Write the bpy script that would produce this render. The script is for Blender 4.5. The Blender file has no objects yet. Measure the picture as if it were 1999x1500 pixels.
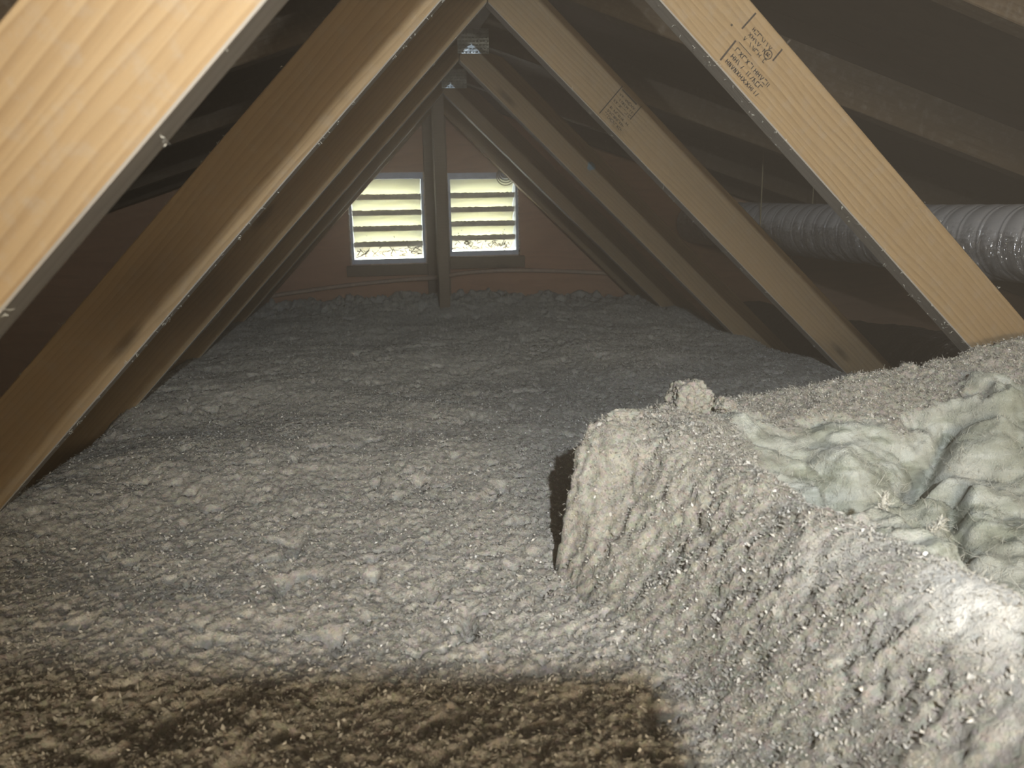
import bpy, bmesh, math, random
import numpy as np
from mathutils import Matrix, Vector

random.seed(7)
rng = np.random.default_rng(7)
scn = bpy.context.scene
COL = scn.collection

# ------------------------------------------------------------------ camera
R_ = Vector((0.98775405, -0.15492075, -0.01847964))
U_ = Vector((0.04991162, 0.20154496, 0.97820676))
F_ = Vector((0.14782005, 0.96715004, -0.20680919))
cam_data = bpy.data.cameras.new('camera')
cam = bpy.data.objects.new('camera', cam_data)
COL.objects.link(cam)
cam.matrix_world = Matrix(((R_.x, U_.x, -F_.x, 0), (R_.y, U_.y, -F_.y, 0), (R_.z, U_.z, -F_.z, 0), (0, 0, 0, 1)))
cam_data.sensor_fit = 'HORIZONTAL'
cam_data.sensor_width = 36.0
cam_data.lens = 1570.137 / 1999 * 36.0
cam_data.clip_start = 0.01
cam_data.dof.use_dof = True
cam_data.dof.focus_distance = 1.4
cam_data.dof.aperture_fstop = 11
scn.camera = cam
HAZE = 0.082      # haze added for lens veil and vent glow, see the end of the script

# ------------------------------------------------------------------ daylight outside, lamps, exposure
world = bpy.data.worlds.new('daylight')
scn.world = world
world.use_nodes = True
world.node_tree.nodes['Background'].inputs[0].default_value = (1.0, 0.96, 0.80, 1)
world.node_tree.nodes['Background'].inputs[1].default_value = 15.0

def spot(name, loc, target, energy, color, radius, angle, blend):
    d = bpy.data.lights.new(name, 'SPOT')
    d.energy = energy; d.color = color; d.shadow_soft_size = radius
    d.spot_size = math.radians(angle); d.spot_blend = blend
    o = bpy.data.objects.new(name, d); COL.objects.link(o)
    o.location = loc
    o.rotation_euler = (Vector(target) - Vector(loc)).to_track_quat('-Z', 'Y').to_euler()
    return o
# the head torch of whoever holds the phone: above, behind and right of the lens
spot('head_torch_light', (0.11, -0.30, 0.26), (0.75, 2.5, -0.06), 82.0, (1.0, 0.965, 0.90), 0.009, 92, 1.0)
# warm fill light added behind the photographer to lift shadows and the far end
d = bpy.data.lights.new('warm_fill', 'AREA')
d.energy = 74.0; d.color = (1.0, 0.74, 0.45); d.shape = 'RECTANGLE'; d.size = 1.1; d.size_y = 0.15
hl = bpy.data.objects.new('warm_fill', d); COL.objects.link(hl)
hl.location = (0.22, -2.2, 0.25)
hl.rotation_euler = (Vector((0.25, 2.5, -0.1)) - hl.location).to_track_quat('-Z', 'Y').to_euler()

scn.cycles.max_bounces = 5
scn.cycles.diffuse_bounces = 3
scn.cycles.volume_bounces = 0
scn.view_settings.view_transform = 'Standard'
scn.view_settings.look = 'None'
scn.view_settings.gamma = 1.0
scn.view_settings.use_curve_mapping = False
scn.view_settings.exposure = 0.0

# ------------------------------------------------------------------ key dimensions (metres, lens at the origin)
XA, ZA = 0.225, 0.4108          # where the lower edges of the two webs meet
Y0, S = 0.4801, 0.6096          # first truss, 24 inch spacing
AL, AR = 0.8116, 0.7649         # slope of left and right webs
W, T = 0.0888, 0.038            # 2x4 lumber
PITCH = 0.333
XR, ZC = 0.26, 0.462            # ridge: underside of the top chords
ZB = -0.80                      # plasterboard floor
YW = 3.36                       # inner face of gable wall

# ------------------------------------------------------------------ node helpers
def mat(name):
    m = bpy.data.materials.new(name); m.use_nodes = True
    nt = m.node_tree
    b = nt.nodes['Principled BSDF']
    return m, nt, b
def N(nt, t, **kw):
    n = nt.nodes.new(t)
    for k, v in kw.items():
        if k in n.inputs: n.inputs[k].default_value = v
        else: setattr(n, k, v)
    return n
def L(nt, a, b): nt.links.new(a, b)
def ramp(nt, fac, stops):
    r = nt.nodes.new('ShaderNodeValToRGB')
    cr = r.color_ramp
    while len(cr.elements) < len(stops): cr.elements.new(0.5)
    for e, (p, c) in zip(cr.elements, stops):
        e.position = p; e.color = (*c, 1) if len(c) == 3 else c
    L(nt, fac, r.inputs[0]); return r.outputs[0]
def mix(nt, fac, a, b, mode='MIX'):
    n = nt.nodes.new('ShaderNodeMix'); n.data_type = 'RGBA'; n.blend_type = mode
    for s, v in ((n.inputs[0], fac), (n.inputs[6], a), (n.inputs[7], b)):
        if hasattr(v, 'is_linked'): L(nt, v, s)
        else: s.default_value = v if isinstance(v, float) else (*v, 1)
    return n.outputs[2]
def bump(nt, b, h, strength, dist):
    n = N(nt, 'ShaderNodeBump', Strength=strength, Distance=dist)
    L(nt, h, n.inputs['Height']); L(nt, n.outputs[0], b.inputs['Normal']); return n
def noise(nt, vec, scale, detail=4, rough=.55):
    n = N(nt, 'ShaderNodeTexNoise', Scale=scale, Detail=detail, Roughness=rough)
    L(nt, vec, n.inputs['Vector']); return n.outputs['Fac']
def mapping(nt, src, scale=(1, 1, 1), loc=None):
    m = N(nt, 'ShaderNodeMapping'); m.inputs['Scale'].default_value = scale
    L(nt, src, m.inputs['Vector'])
    if loc is not None: L(nt, loc, m.inputs['Location'])
    return m.outputs[0]
def math_(nt, op, a, b=None):
    n = nt.nodes.new('ShaderNodeMath'); n.operation = op
    for s, v in zip(n.inputs, (a, b)):
        if v is None: continue
        if hasattr(v, 'is_linked'): L(nt, v, s)
        else: s.default_value = v
    return n.outputs[0]

def wood(name, light, mid, dark, dust=(.36, .34, .30), knots=True, shift=(0, 0, 0), ring=52.0):
    """sawn softwood: grain runs along local x"""
    m, nt, b = mat(name)
    tc = N(nt, 'ShaderNodeTexCoord'); oi = N(nt, 'ShaderNodeObjectInfo')
    comb = N(nt, 'ShaderNodeCombineXYZ')
    L(nt, math_(nt, 'MULTIPLY', oi.outputs['Random'], 37.0), comb.inputs[0])
    L(nt, math_(nt, 'MULTIPLY', oi.outputs['Random'], 11.0), comb.inputs[1])
    L(nt, math_(nt, 'MULTIPLY', oi.outputs['Random'], 5.0), comb.inputs[2])
    p = mapping(nt, tc.outputs['Object'], (1, 1, 1), comb.outputs[0])
    wob = noise(nt, mapping(nt, p, (1.6, 9, 9)), 1.0, 3)
    # annual rings: distance across the board, warped
    sep = N(nt, 'ShaderNodeSeparateXYZ'); L(nt, p, sep.inputs[0])
    across = math_(nt, 'ADD', sep.outputs[2], math_(nt, 'MULTIPLY', sep.outputs[1], .6))
    ph = math_(nt, 'ADD', math_(nt, 'MULTIPLY', across, ring * 2), math_(nt, 'MULTIPLY', wob, 6.0))
    rings = math_(nt, 'FRACT', ph)
    fib = noise(nt, mapping(nt, p, (6, 260, 260)), 1.0, 3, .6)
    blot = noise(nt, mapping(nt, p, (3, 14, 14)), 1.0, 3)
    c = ramp(nt, rings, [(0, light), (.55, mid), (.86, dark), (1.0, light)])
    c = mix(nt, .45, c, mid)
    c = mix(nt, math_(nt, 'MULTIPLY', ramp(nt, fib, [(.45, (0, 0, 0)), (.75, (1, 1, 1))]), .35), c, dark)
    c = mix(nt, math_(nt, 'MULTIPLY', ramp(nt, blot, [(.4, (0, 0, 0)), (.7, (1, 1, 1))]), .45), c, mid)
    if knots:
        v = N(nt, 'ShaderNodeTexVoronoi', Scale=1.0); L(nt, mapping(nt, p, (3.0, 8, 11)), v.inputs['Vector'])
        kn = ramp(nt, v.outputs['Distance'], [(.05, (1, 1, 1)), (.13, (0, 0, 0))])
        c = mix(nt, math_(nt, 'MULTIPLY', kn, .75), c, tuple(x * .35 for x in dark))
    du = noise(nt, tc.outputs['Object'], 55, 5, .7)
    c = mix(nt, math_(nt, 'MULTIPLY', ramp(nt, du, [(.5, (0, 0, 0)), (.75, (1, 1, 1))]), .35), c, dust)
    L(nt, c, b.inputs['Base Color'])
    b.inputs['Roughness'].default_value = .72
    b.inputs['Specular IOR Level'].default_value = .25
    bump(nt, b, math_(nt, 'ADD', fib, math_(nt, 'MULTIPLY', rings, .25)), .25, .002)
    return m

M = {}
M['lumber'] = wood('pine_lumber', (.41, .305, .178), (.345, .245, .135), (.225, .145, .072))
M['old_lumber'] = wood('dusty_pine_lumber', (.30, .245, .175), (.255, .205, .145), (.18, .14, .09))
M['roof_lumber'] = wood('shadowed_roof_lumber', (.115, .085, .052), (.095, .068, .042), (.065, .045, .027))  # shade on the top chords is put into this darker lumber colour
M['edge_lumber'] = wood('greyed_lumber_edge', (.50, .465, .42), (.44, .41, .365), (.34, .31, .27), knots=False)
M['gable_board'] = wood('gable_sheathing', (.62, .39, .26), (.54, .33, .21), (.43, .25, .155), dust=(.45, .34, .26), knots=False, ring=9)

def sheathing():
    m, nt, b = mat('roof_sheathing')
    tc = N(nt, 'ShaderNodeTexCoord')
    v = N(nt, 'ShaderNodeTexVoronoi', Scale=1.0); L(nt, mapping(nt, tc.outputs['Object'], (26, 60, 60)), v.inputs['Vector'])
    n = noise(nt, tc.outputs['Object'], 6, 4)
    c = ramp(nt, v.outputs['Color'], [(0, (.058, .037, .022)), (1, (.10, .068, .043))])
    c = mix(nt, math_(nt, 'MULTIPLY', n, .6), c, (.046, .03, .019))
    L(nt, c, b.inputs['Base Color']); b.inputs['Roughness'].default_value = .85
    bump(nt, b, v.outputs['Distance'], .3, .002)
    return m
M['sheathing'] = sheathing()

def insulation(name, a, b_, c_, core=False):
    m, nt, b = mat(name)
    geo = N(nt, 'ShaderNodeNewGeometry')
    pos = N(nt, 'ShaderNodeTexCoord').outputs['Object']
    n1 = noise(nt, pos, 14, 5, .6); n2 = noise(nt, pos, 170, 5, .7); n3 = noise(nt, pos, 650, 3, .7)
    v = N(nt, 'ShaderNodeTexVoronoi', Scale=230.0); L(nt, pos, v.inputs['Vector'])
    c = ramp(nt, n1, [(.35, b_), (.68, a)])
    c = mix(nt, math_(nt, 'MULTIPLY', ramp(nt, n2, [(.42, (1, 1, 1)), (.6, (0, 0, 0))]), .45), c, c_)
    sepc = N(nt, 'ShaderNodeSeparateColor'); L(nt, v.outputs['Color'], sepc.inputs[0])
    fl = ramp(nt, sepc.outputs[0], [(.80, (0, 0, 0)), (.92, (1, 1, 1))])
    c = mix(nt, math_(nt, 'MULTIPLY', fl, .35), c, tuple(min(1, x * 1.35) for x in a))
    # faint mauve and straw tints of shredded paper
    t = N(nt, 'ShaderNodeTexVoronoi', Scale=260.0); L(nt, pos, t.inputs['Vector'])
    c = mix(nt, .07, c, t.outputs['Color'], 'OVERLAY')
    if core:
        at = N(nt, 'ShaderNodeAttribute', attribute_name='fiber')
        fp = mapping(nt, pos, (12, 26, 70))
        f1 = noise(nt, fp, 1.0, 6, .65)
        f2 = noise(nt, pos, 9, 4, .6)
        g = ramp(nt, f1, [(.30, (.29, .31, .24)), (.46, (.50, .54, .46)), (.60, (.74, .78, .73))])
        g = mix(nt, math_(nt, 'MULTIPLY', ramp(nt, f2, [(.40, (0, 0, 0)), (.66, (1, 1, 1))]), .7), g, (.68, .68, .63))
        f3 = noise(nt, pos, 6.5, 5, .6)
        g = mix(nt, math_(nt, 'MULTIPLY', ramp(nt, f3, [(.36, (1, 1, 1)), (.50, (0, 0, 0))]), .55), g, (.30, .32, .235))
        cl = N(nt, 'ShaderNodeAttribute', attribute_name='pale_end')
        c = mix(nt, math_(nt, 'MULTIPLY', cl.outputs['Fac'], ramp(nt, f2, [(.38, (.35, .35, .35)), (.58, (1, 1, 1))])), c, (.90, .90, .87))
        c = mix(nt, at.outputs['Fac'], c, g)
    L(nt, c, b.inputs['Base Color'])
    b.inputs['Roughness'].default_value = .95; b.inputs['Diffuse Roughness'].default_value = 1.0
    b.inputs['Specular IOR Level'].default_value = .12
    b.inputs['Sheen Weight'].default_value = .15
    h = math_(nt, 'ADD', n2, math_(nt, 'MULTIPLY', n3, .5))
    bump(nt, b, h, 1.0, .006)
    return m
M['loose'] = insulation('loose_fill', (.76, .735, .675), (.64, .615, .56), (.35, .325, .28))
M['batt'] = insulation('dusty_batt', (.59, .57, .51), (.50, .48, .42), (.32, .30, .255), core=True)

def flake_mat(name, lo, hi, rough, spec=.5):
    m, nt, b = mat(name)
    g = N(nt, 'ShaderNodeNewGeometry')
    c = ramp(nt, g.outputs['Random Per Island'], [(0, lo), (.85, tuple((x + y) / 2 for x, y in zip(lo, hi))), (1, hi)])
    L(nt, c, b.inputs['Base Color']); b.inputs['Roughness'].default_value = rough
    b.inputs['Specular IOR Level'].default_value = spec
    return m
M['flake'] = flake_mat('paper_flakes', (.40, .385, .345), (.97, .96, .92), .36, .7)
M['strand'] = flake_mat('glass_fibers', (.55, .54, .48), (.85, .86, .80), .6, .3)

def plain(name, col, rough=.6, metal=0.0, var=.25, scale=30, spec=.5, bmp=0):
    m, nt, b = mat(name)
    pos = N(nt, 'ShaderNodeTexCoord').outputs['Object']
    n = noise(nt, pos, scale, 5, .65)
    c = ramp(nt, n, [(.3, tuple(x * (1 - var) for x in col)), (.7, tuple(min(1, x * (1 + var)) for x in col))])
    L(nt, c, b.inputs['Base Color'])
    b.inputs['Roughness'].default_value = rough; b.inputs['Metallic'].default_value = metal
    b.inputs['Specular IOR Level'].default_value = spec
    if bmp: bump(nt, b, n, bmp, .003)
    return m
M['galvanized'] = plain('galvanized_steel', (.72, .80, .86), .30, .9, .3, 90, .5, .4)
M['vent_metal'] = plain('painted_vent_frame', (.46, .49, .58), .5, .2, .2, 40)
M['sill'] = plain('vent_sill_wood', (.36, .32, .27), .8, 0, .2, 30)
M['lip'] = plain('dusty_slat_lip', (.72, .64, .50), .8, 0, .2, 60)
M['sealant'] = plain('old_sealant', (.72, .60, .48), .7, 0, .2, 80)
M['cable'] = plain('dusty_cable', (.55, .42, .32), .7, 0, .25, 60)
M['ink'] = plain('stamp_ink', (.06, .05, .04), .8, 0, .4, 400)
M['litter'] = plain('dead_leaf_bits', (.022, .019, .011), .9, 0, .4, 100)
M['plasterboard'] = plain('plasterboard', (.30, .27, .23), .9)
M['dark_wall'] = plain('dark_boards', (.10, .07, .05), .9)
M['strap'] = plain('hanger_strap', (.42, .36, .22), .6)
M['coil'] = plain('coil_wire', (.20, .15, .11), .6)
M['phone'] = plain('phone_body', (.02, .02, .022), .3)
M['lens'] = plain('lens_glass', (.01, .01, .015), .05)
M['stain'] = plain('blue_paint_mark', (.22, .32, .36), .7, 0, .3, 200)

def slat_mat():
    m, nt, b = mat('louver_slat')
    pos = N(nt, 'ShaderNodeTexCoord').outputs['Object']
    n = noise(nt, mapping(nt, pos, (5, 30, 30)), 1.0, 4)
    c = ramp(nt, n, [(.35, (.76, .72, .54)), (.65, (.86, .84, .68))])
    L(nt, c, b.inputs['Base Color']); b.inputs['Roughness'].default_value = .6
    tr = N(nt, 'ShaderNodeBsdfTranslucent'); L(nt, c, tr.inputs[0])
    mx = N(nt, 'ShaderNodeMixShader'); mx.inputs[0].default_value = .30
    L(nt, b.outputs[0], mx.inputs[1]); L(nt, tr.outputs[0], mx.inputs[2])
    L(nt, mx.outputs[0], nt.nodes['Material Output'].inputs[0])
    return m
M['slat'] = slat_mat()

def foil(name, col, rough, metal):
    m, nt, b = mat(name)
    pos = N(nt, 'ShaderNodeTexCoord').outputs['Object']
    n1 = noise(nt, pos, 80, 3, .55)
    v = N(nt, 'ShaderNodeTexVoronoi', Scale=95.0); v.feature = 'SMOOTH_F1'; L(nt, pos, v.inputs['Vector'])
    n2 = noise(nt, mapping(nt, pos, (30, 110, 30)), 1.0, 3)
    b.inputs['Base Color'].default_value = (*col, 1)
    b.inputs['Metallic'].default_value = metal; b.inputs['Roughness'].default_value = rough
    h = math_(nt, 'ADD', math_(nt, 'MULTIPLY', v.outputs['Distance'], .6), math_(nt, 'ADD', n1, n2))
    bump(nt, b, h, .9, .011)
    return m
def dusty_foil():
    m = foil('crinkled_foil', (.85, .85, .88), .20, 1.0); nt = m.node_tree; b = nt.nodes['Principled BSDF']
    g = N(nt, 'ShaderNodeNewGeometry'); sp = N(nt, 'ShaderNodeSeparateXYZ'); L(nt, g.outputs['True Normal'], sp.inputs[0])
    pos = N(nt, 'ShaderNodeTexCoord').outputs['Object']
    k = math_(nt, 'ADD', sp.outputs[2], math_(nt, 'MULTIPLY', math_(nt, 'SUBTRACT', noise(nt, pos, 40, 4), .5), .9))
    r = ramp(nt, k, [(0.0, (0, 0, 0)), (.42, (1, 1, 1))])
    d_ = N(nt, 'ShaderNodeBsdfDiffuse'); d_.inputs[0].default_value = (.78, .77, .79, 1)
    mx = N(nt, 'ShaderNodeMixShader'); L(nt, math_(nt, 'ADD', math_(nt, 'MULTIPLY', r, .60), .34), mx.inputs[0])
    L(nt, b.outputs[0], mx.inputs[1]); L(nt, d_.outputs[0], mx.inputs[2]); L(nt, mx.outputs[0], nt.nodes['Material Output'].inputs[0])
    return m
M['foil'] = dusty_foil()
M['jacket'] = foil('dark_duct_jacket', (.06, .052, .05), .13, 0.15)

# ------------------------------------------------------------------ mesh helpers
def link(name, me, m=None, parent=None, smooth=False):
    o = bpy.data.objects.new(name, me); COL.objects.link(o)
    if m is not None: me.materials.append(m)
    if smooth: me.polygons.foreach_set('use_smooth', [True] * len(me.polygons))
    if parent is not None: attach(o, parent)
    return o
def attach(o, parent):
    o.parent = parent
    o.matrix_parent_inverse = Matrix.Translation(parent.location).inverted() if parent.type == 'EMPTY' else parent.matrix_basis.inverted()
def attach_local(o, parent):       # sub-part given in its part's own frame
    o.parent = parent
def from_np(name, V, Fq, m=None, parent=None, smooth=True):
    V = np.asarray(V, np.float32); Fq = np.asarray(Fq, np.int32); k = Fq.shape[1]
    me = bpy.data.meshes.new(name)
    me.vertices.add(len(V)); me.vertices.foreach_set('co', V.ravel())
    me.loops.add(Fq.size); me.loops.foreach_set('vertex_index', Fq.ravel())
    me.polygons.add(len(Fq)); me.polygons.foreach_set('loop_start', np.arange(0, Fq.size, k, dtype=np.int32))
    me.polygons.foreach_set('loop_total', np.full(len(Fq), k, np.int32))
    me.update(calc_edges=True)
    if smooth: me.polygons.foreach_set('use_smooth', np.ones(len(Fq), bool))
    return link(name, me, m, parent)
def from_bm(name, bm, m=None, parent=None, smooth=False):
    me = bpy.data.meshes.new(name); bm.normal_update(); bm.to_mesh(me); bm.free()
    return link(name, me, m, parent, smooth)
def thing(name, label, cat, loc, group=None):
    o = bpy.data.objects.new(name, None); COL.objects.link(o); o.location = loc
    o.empty_display_size = .05
    return tag(o, label, cat, group)
def tag(o, label=None, cat=None, group=None, kind=None):
    if label: o['label'] = label
    if cat: o['category'] = cat
    if group: o['group'] = group
    if kind: o['kind'] = kind
    return o
def prism(poly, y0, y1, bev=.0015):
    """polygon in xz swept from y0 to y1"""
    bm = bmesh.new()
    a = [bm.verts.new((x, y0, z)) for x, z in poly]; b = [bm.verts.new((x, y1, z)) for x, z in poly]
    n = len(poly)
    bm.faces.new(a); bm.faces.new(b[::-1])
    for i in range(n): bm.faces.new((a[i], b[i], b[(i + 1) % n], a[(i + 1) % n]))
    bmesh.ops.recalc_face_normals(bm, faces=bm.faces)
    if bev: bmesh.ops.bevel(bm, geom=list(bm.edges), offset=bev, segments=1, affect='EDGES', clamp_overlap=True)
    return bm
def box(bm, x0, x1, y0, y1, z0, z1):
    v = [bm.verts.new(p) for p in ((x0, y0, z0), (x1, y0, z0), (x1, y1, z0), (x0, y1, z0), (x0, y0, z1), (x1, y0, z1), (x1, y1, z1), (x0, y1, z1))]
    for f in ((3, 2, 1, 0), (4, 5, 6, 7), (0, 1, 5, 4), (1, 2, 6, 5), (2, 3, 7, 6), (3, 0, 4, 7)): bm.faces.new([v[i] for i in f])
    return v
def box_obj(name, m, parent, *ext, bev=.0015):
    bm = bmesh.new(); box(bm, *ext)
    if bev: bmesh.ops.bevel(bm, geom=list(bm.edges), offset=bev, segments=1, affect='EDGES', clamp_overlap=True)
    return from_bm(name, bm, m, parent)
def catmull(pts, n):
    P = np.array(pts, float); P = np.vstack([2 * P[0] - P[1], P, 2 * P[-1] - P[-2]]); out = []
    for i in range(1, len(P) - 2):
        for t in np.linspace(0, 1, n, endpoint=False):
            a, b, c, d_ = P[i - 1:i + 3]
            out.append(.5 * ((2 * b) + (-a + c) * t + (2 * a - 5 * b + 4 * c - d_) * t * t + (-a + 3 * b - 3 * c + d_) * t ** 3))
    out.append(P[-2]); return np.array(out)
def frames(path):
    tan = np.gradient(path, axis=0); tan /= np.linalg.norm(tan, axis=1)[:, None]
    up = np.array([0, 0, 1.0]); U = []; V = []
    for t in tan:
        r = np.cross(t, up)
        if np.linalg.norm(r) < 1e-3: r = np.cross(t, [1, 0, 0])
        r /= np.linalg.norm(r); U.append(r); V.append(np.cross(r, t))
    return np.array(U), np.array(V)
def tube(path, rad, seg=10, caps=True):
    path = np.asarray(path); U, Vv = frames(path); n = len(path)
    a = np.linspace(0, 2 * np.pi, seg, endpoint=False)
    r = np.broadcast_to(np.asarray(rad, float).reshape(n, -1) if np.ndim(rad) else np.full((n, 1), rad), (n, seg))
    V = path[:, None] + r[..., None] * (np.cos(a)[None, :, None] * U[:, None] + np.sin(a)[None, :, None] * Vv[:, None])
    i, j = np.meshgrid(np.arange(n - 1), np.arange(seg), indexing='ij')
    Fq = np.stack([i * seg + j, i * seg + (j + 1) % seg, (i + 1) * seg + (j + 1) % seg, (i + 1) * seg + j], -1).reshape(-1, 4)
    return V.reshape(-1, 3), Fq

# ------------------------------------------------------------------ numpy noise
def _h(ix, iy, iz, s):
    h = (ix.astype(np.int64) * 374761393 + iy.astype(np.int64) * 668265263 + iz.astype(np.int64) * 2147483647 + s * 1274126177) & 0xffffffff
    h = ((h ^ (h >> 13)) * 1274126177) & 0xffffffff
    return ((h ^ (h >> 16)) & 0xffff) / 65535.0
def vnoise(x, y, z=None, s=0):
    if z is None: z = np.zeros_like(x)
    ix, iy, iz = np.floor(x), np.floor(y), np.floor(z)
    fx, fy, fz = x - ix, y - iy, z - iz
    fx, fy, fz = (f * f * (3 - 2 * f) for f in (fx, fy, fz))
    g = lambda a, b, c: _h(ix + a, iy + b, iz + c, s)
    def pl(c): return (g(0, 0, c) * (1 - fx) + g(1, 0, c) * fx) * (1 - fy) + (g(0, 1, c) * (1 - fx) + g(1, 1, c) * fx) * fy
    if not np.any(z): return pl(0) - .5
    return pl(0) * (1 - fz) + pl(1) * fz - .5
def fbm(x, y, z=None, f=1.0, o=4, s=0, g=.5):
    a, t = 1.0, 0
    for k in range(o):
        t = t + a * vnoise(x * f + 17.3 * k, y * f - 9.1 * k, None if z is None else z * f + 3.7 * k, s + k); a *= g; f *= 2.03
    return t
def cells(x, y, f, s=0):
    x = x * f; y = y * f; ix, iy = np.floor(x), np.floor(y); best = np.full(x.shape, 9.0); z = np.zeros_like(x)
    for a in (-1, 0, 1):
        for b in (-1, 0, 1):
            px = ix + a + _h(ix + a, iy + b, z, s); py = iy + b + _h(ix + a, iy + b, z, s + 1)
            best = np.minimum(best, (px - x) ** 2 + (py - y) ** 2)
    return np.sqrt(best)

# ================================================================== SETTING
def roof_z(x): return ZC + .0935 - PITCH * abs(x - XR)      # underside of the roof sheathing
XLE, XRE = XR - (ZC + .0935 - ZB) / PITCH, XR + (ZC + .0935 - ZB) / PITCH

fl = box_obj('floor', M['plasterboard'], None, XLE, XRE, -4.0, YW, ZB - .02, ZB - .001, bev=0)
tag(fl, kind='structure')

# roof deck: sheathing panels on both slopes
ceil = bpy.data.objects.new('ceiling', None); COL.objects.link(ceil); ceil.location = (XR, 1.0, ZC + .1); tag(ceil, kind='structure')
ang = math.atan(PITCH); slope_len = (XRE - XR) / math.cos(ang)
for sgn in (1, -1):
    for r in range(4):
        u0 = r * 1.2192; u1 = min(u0 + 1.217, slope_len + .03)
        if r == 0: u0 = 0.0
        edges = [-4.05, -1.9, -.2 + (.6 if r % 2 else 0), 1.6 + (.6 if r % 2 else 0), YW + .25]
        for y0, y1 in zip(edges[:-1], edges[1:]):
            bm = bmesh.new(); box(bm, u0, u1, y0, y1 - .003, 0, .0125)
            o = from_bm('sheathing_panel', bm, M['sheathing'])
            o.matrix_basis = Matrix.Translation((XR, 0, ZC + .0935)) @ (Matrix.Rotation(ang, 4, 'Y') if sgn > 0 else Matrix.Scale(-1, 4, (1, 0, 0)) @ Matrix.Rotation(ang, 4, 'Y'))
            if sgn < 0:
                o.data.transform(o.matrix_basis); o.matrix_basis = Matrix.Identity(4); o.data.flip_normals()
            attach(o, ceil)
# roofing felt above: closes the joints
bm = bmesh.new()
for sgn in (1, -1):
    x1 = XRE if sgn > 0 else XLE
    q = [bm.verts.new(p) for p in ((XR, -4.05, ZC + .115), (x1 + sgn * .05, -4.05, ZB + .0), (x1 + sgn * .05, YW + .3, ZB + .0), (XR, YW + .3, ZC + .115))]
    bm.faces.new(q)
felt = from_bm('roofing_felt', bm, M['dark_wall']); attach(felt, ceil)

# wall behind the photographer
bm = prism([(XLE, ZB), (XRE, ZB), (XR, ZC + .09)], -4.03, -4.0, 0)
tag(from_bm('wall_near', bm, M['dark_wall']), kind='structure')

# gable wall with two vent openings
VL = (-.136, .1685, -.190, .172)     # x0 x1 z0 z1
VR = (.262, .553, -.167, .168)
wall = bpy.data.objects.new('wall_far', None); COL.objects.link(wall); wall.location = (XR, YW, ZB); tag(wall, kind='structure')
YB = YW + .015
def clip_roof(poly):
    """clip an xz polygon under the roof"""
    for s in (1, -1):
        out = []
        f = lambda p: (ZC + .092 - PITCH * s * (p[0] - XR)) - p[1]
        for i in range(len(poly)):
            a, b = poly[i], poly[(i + 1) % len(poly)]; fa, fb = f(a), f(b)
            if fa >= 0: out.append(a)
            if fa * fb < 0: t = fa / (fa - fb); out.append((a[0] + t * (b[0] - a[0]), a[1] + t * (b[1] - a[1])))
        poly = out
        if len(poly) < 3: return None
    return poly
def wall_piece(x0, x1, z0, z1):
    p = clip_roof([(x0, z0), (x1, z0), (x1, z1), (x0, z1)])
    if p: 
        o = from_bm('sheathing_board', prism(p, YW, YB, .0), M['gable_board']); attach(o, wall)
TOP = 1.0
for x0, x1 in ((XLE, -1.02), (-1.02, VL[0])): wall_piece(x0, x1, ZB, TOP)
wall_piece(VL[0], VL[1], ZB, VL[2]); wall_piece(VL[0], VL[1], VL[3], TOP)
wall_piece(VL[1], VR[0], ZB, TOP)
wall_piece(VR[0], VR[1], ZB, VR[2]); wall_piece(VR[0], VR[1], VR[3], TOP)
for x0, x1 in ((VR[1], 1.42), (1.42, XRE)): wall_piece(x0, x1, ZB, TOP)
# framing of the gable: stud between the vents, blocking below and above the openings
def wall_part(name, x0, x1, z0, z1, y0, m='old_lumber', rot=True):
    o = box_obj(name, M[m], None, x0, x1, y0, YW - .001, z0, z1); attach(o, wall); return o
wall_part('stud', .170, .208, ZB, .46, YW - .04)
wall_part('stud', .2245, .2615, ZB, .47, YW - .04)
wall_part('blocking', VL[0] - .02, .1690, VL[2] - .046, VL[2] - .003, YW - .035)
wall_part('blocking', .2622, VR[1] + .02, VR[2] - .050, VR[2] - .003, YW - .035)

# ================================================================== TRUSSES
labels = [
    'nearest truss, its broad pine web filling the upper left corner',
    'second truss from the photographer, right web with two stamped blocks, left web shaded',
    'third truss, its right web stamped once and knotty below the peak',
    'fourth truss, pale web with a blue paint mark and nail plate at the peak',
    'fifth truss, standing at the square post, nail plate at its peak',
    'farthest truss, tight against the gable wall with the louvered vents']
cR, sR, cL, sL = math.cos(AR), math.sin(AR), math.cos(AL), math.sin(AL)
def web_poly(a, up):
    """web outline in its own frame: origin where the lower edges meet, +x down the web, z away from the tunnel"""
    c, s = math.cos(a), math.sin(a)
    zc = ZC - ZA - .003
    Lb = (ZA - ZB - .10) / s
    wl = lambda x, z: (x * c - z * s, x * s + z * c)      # world dx,dz -> along, across
    xi = (W / c - zc) / (math.tan(a) - PITCH)
    pts = [(0, 0), (xi, zc - PITCH * xi), (0.0, zc)]
    conv = [wl(x, z) for x, z in pts]
    return [conv[0], (Lb, 0), (Lb + .02, W), conv[1], conv[2]]
def web_frame(side, Yn):
    if side > 0:
        m = Matrix(((cR, 0, sR, XA + .0008), (0, 1, 0, Yn), (-sR, 0, cR, ZA), (0, 0, 0, 1)))
    else:
        m = Matrix(((cL, 0, -sL, XA - .0008), (0, 1, 0, Yn), (sL, 0, cL, ZA), (0, 0, 0, 1)))
    return m
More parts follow.
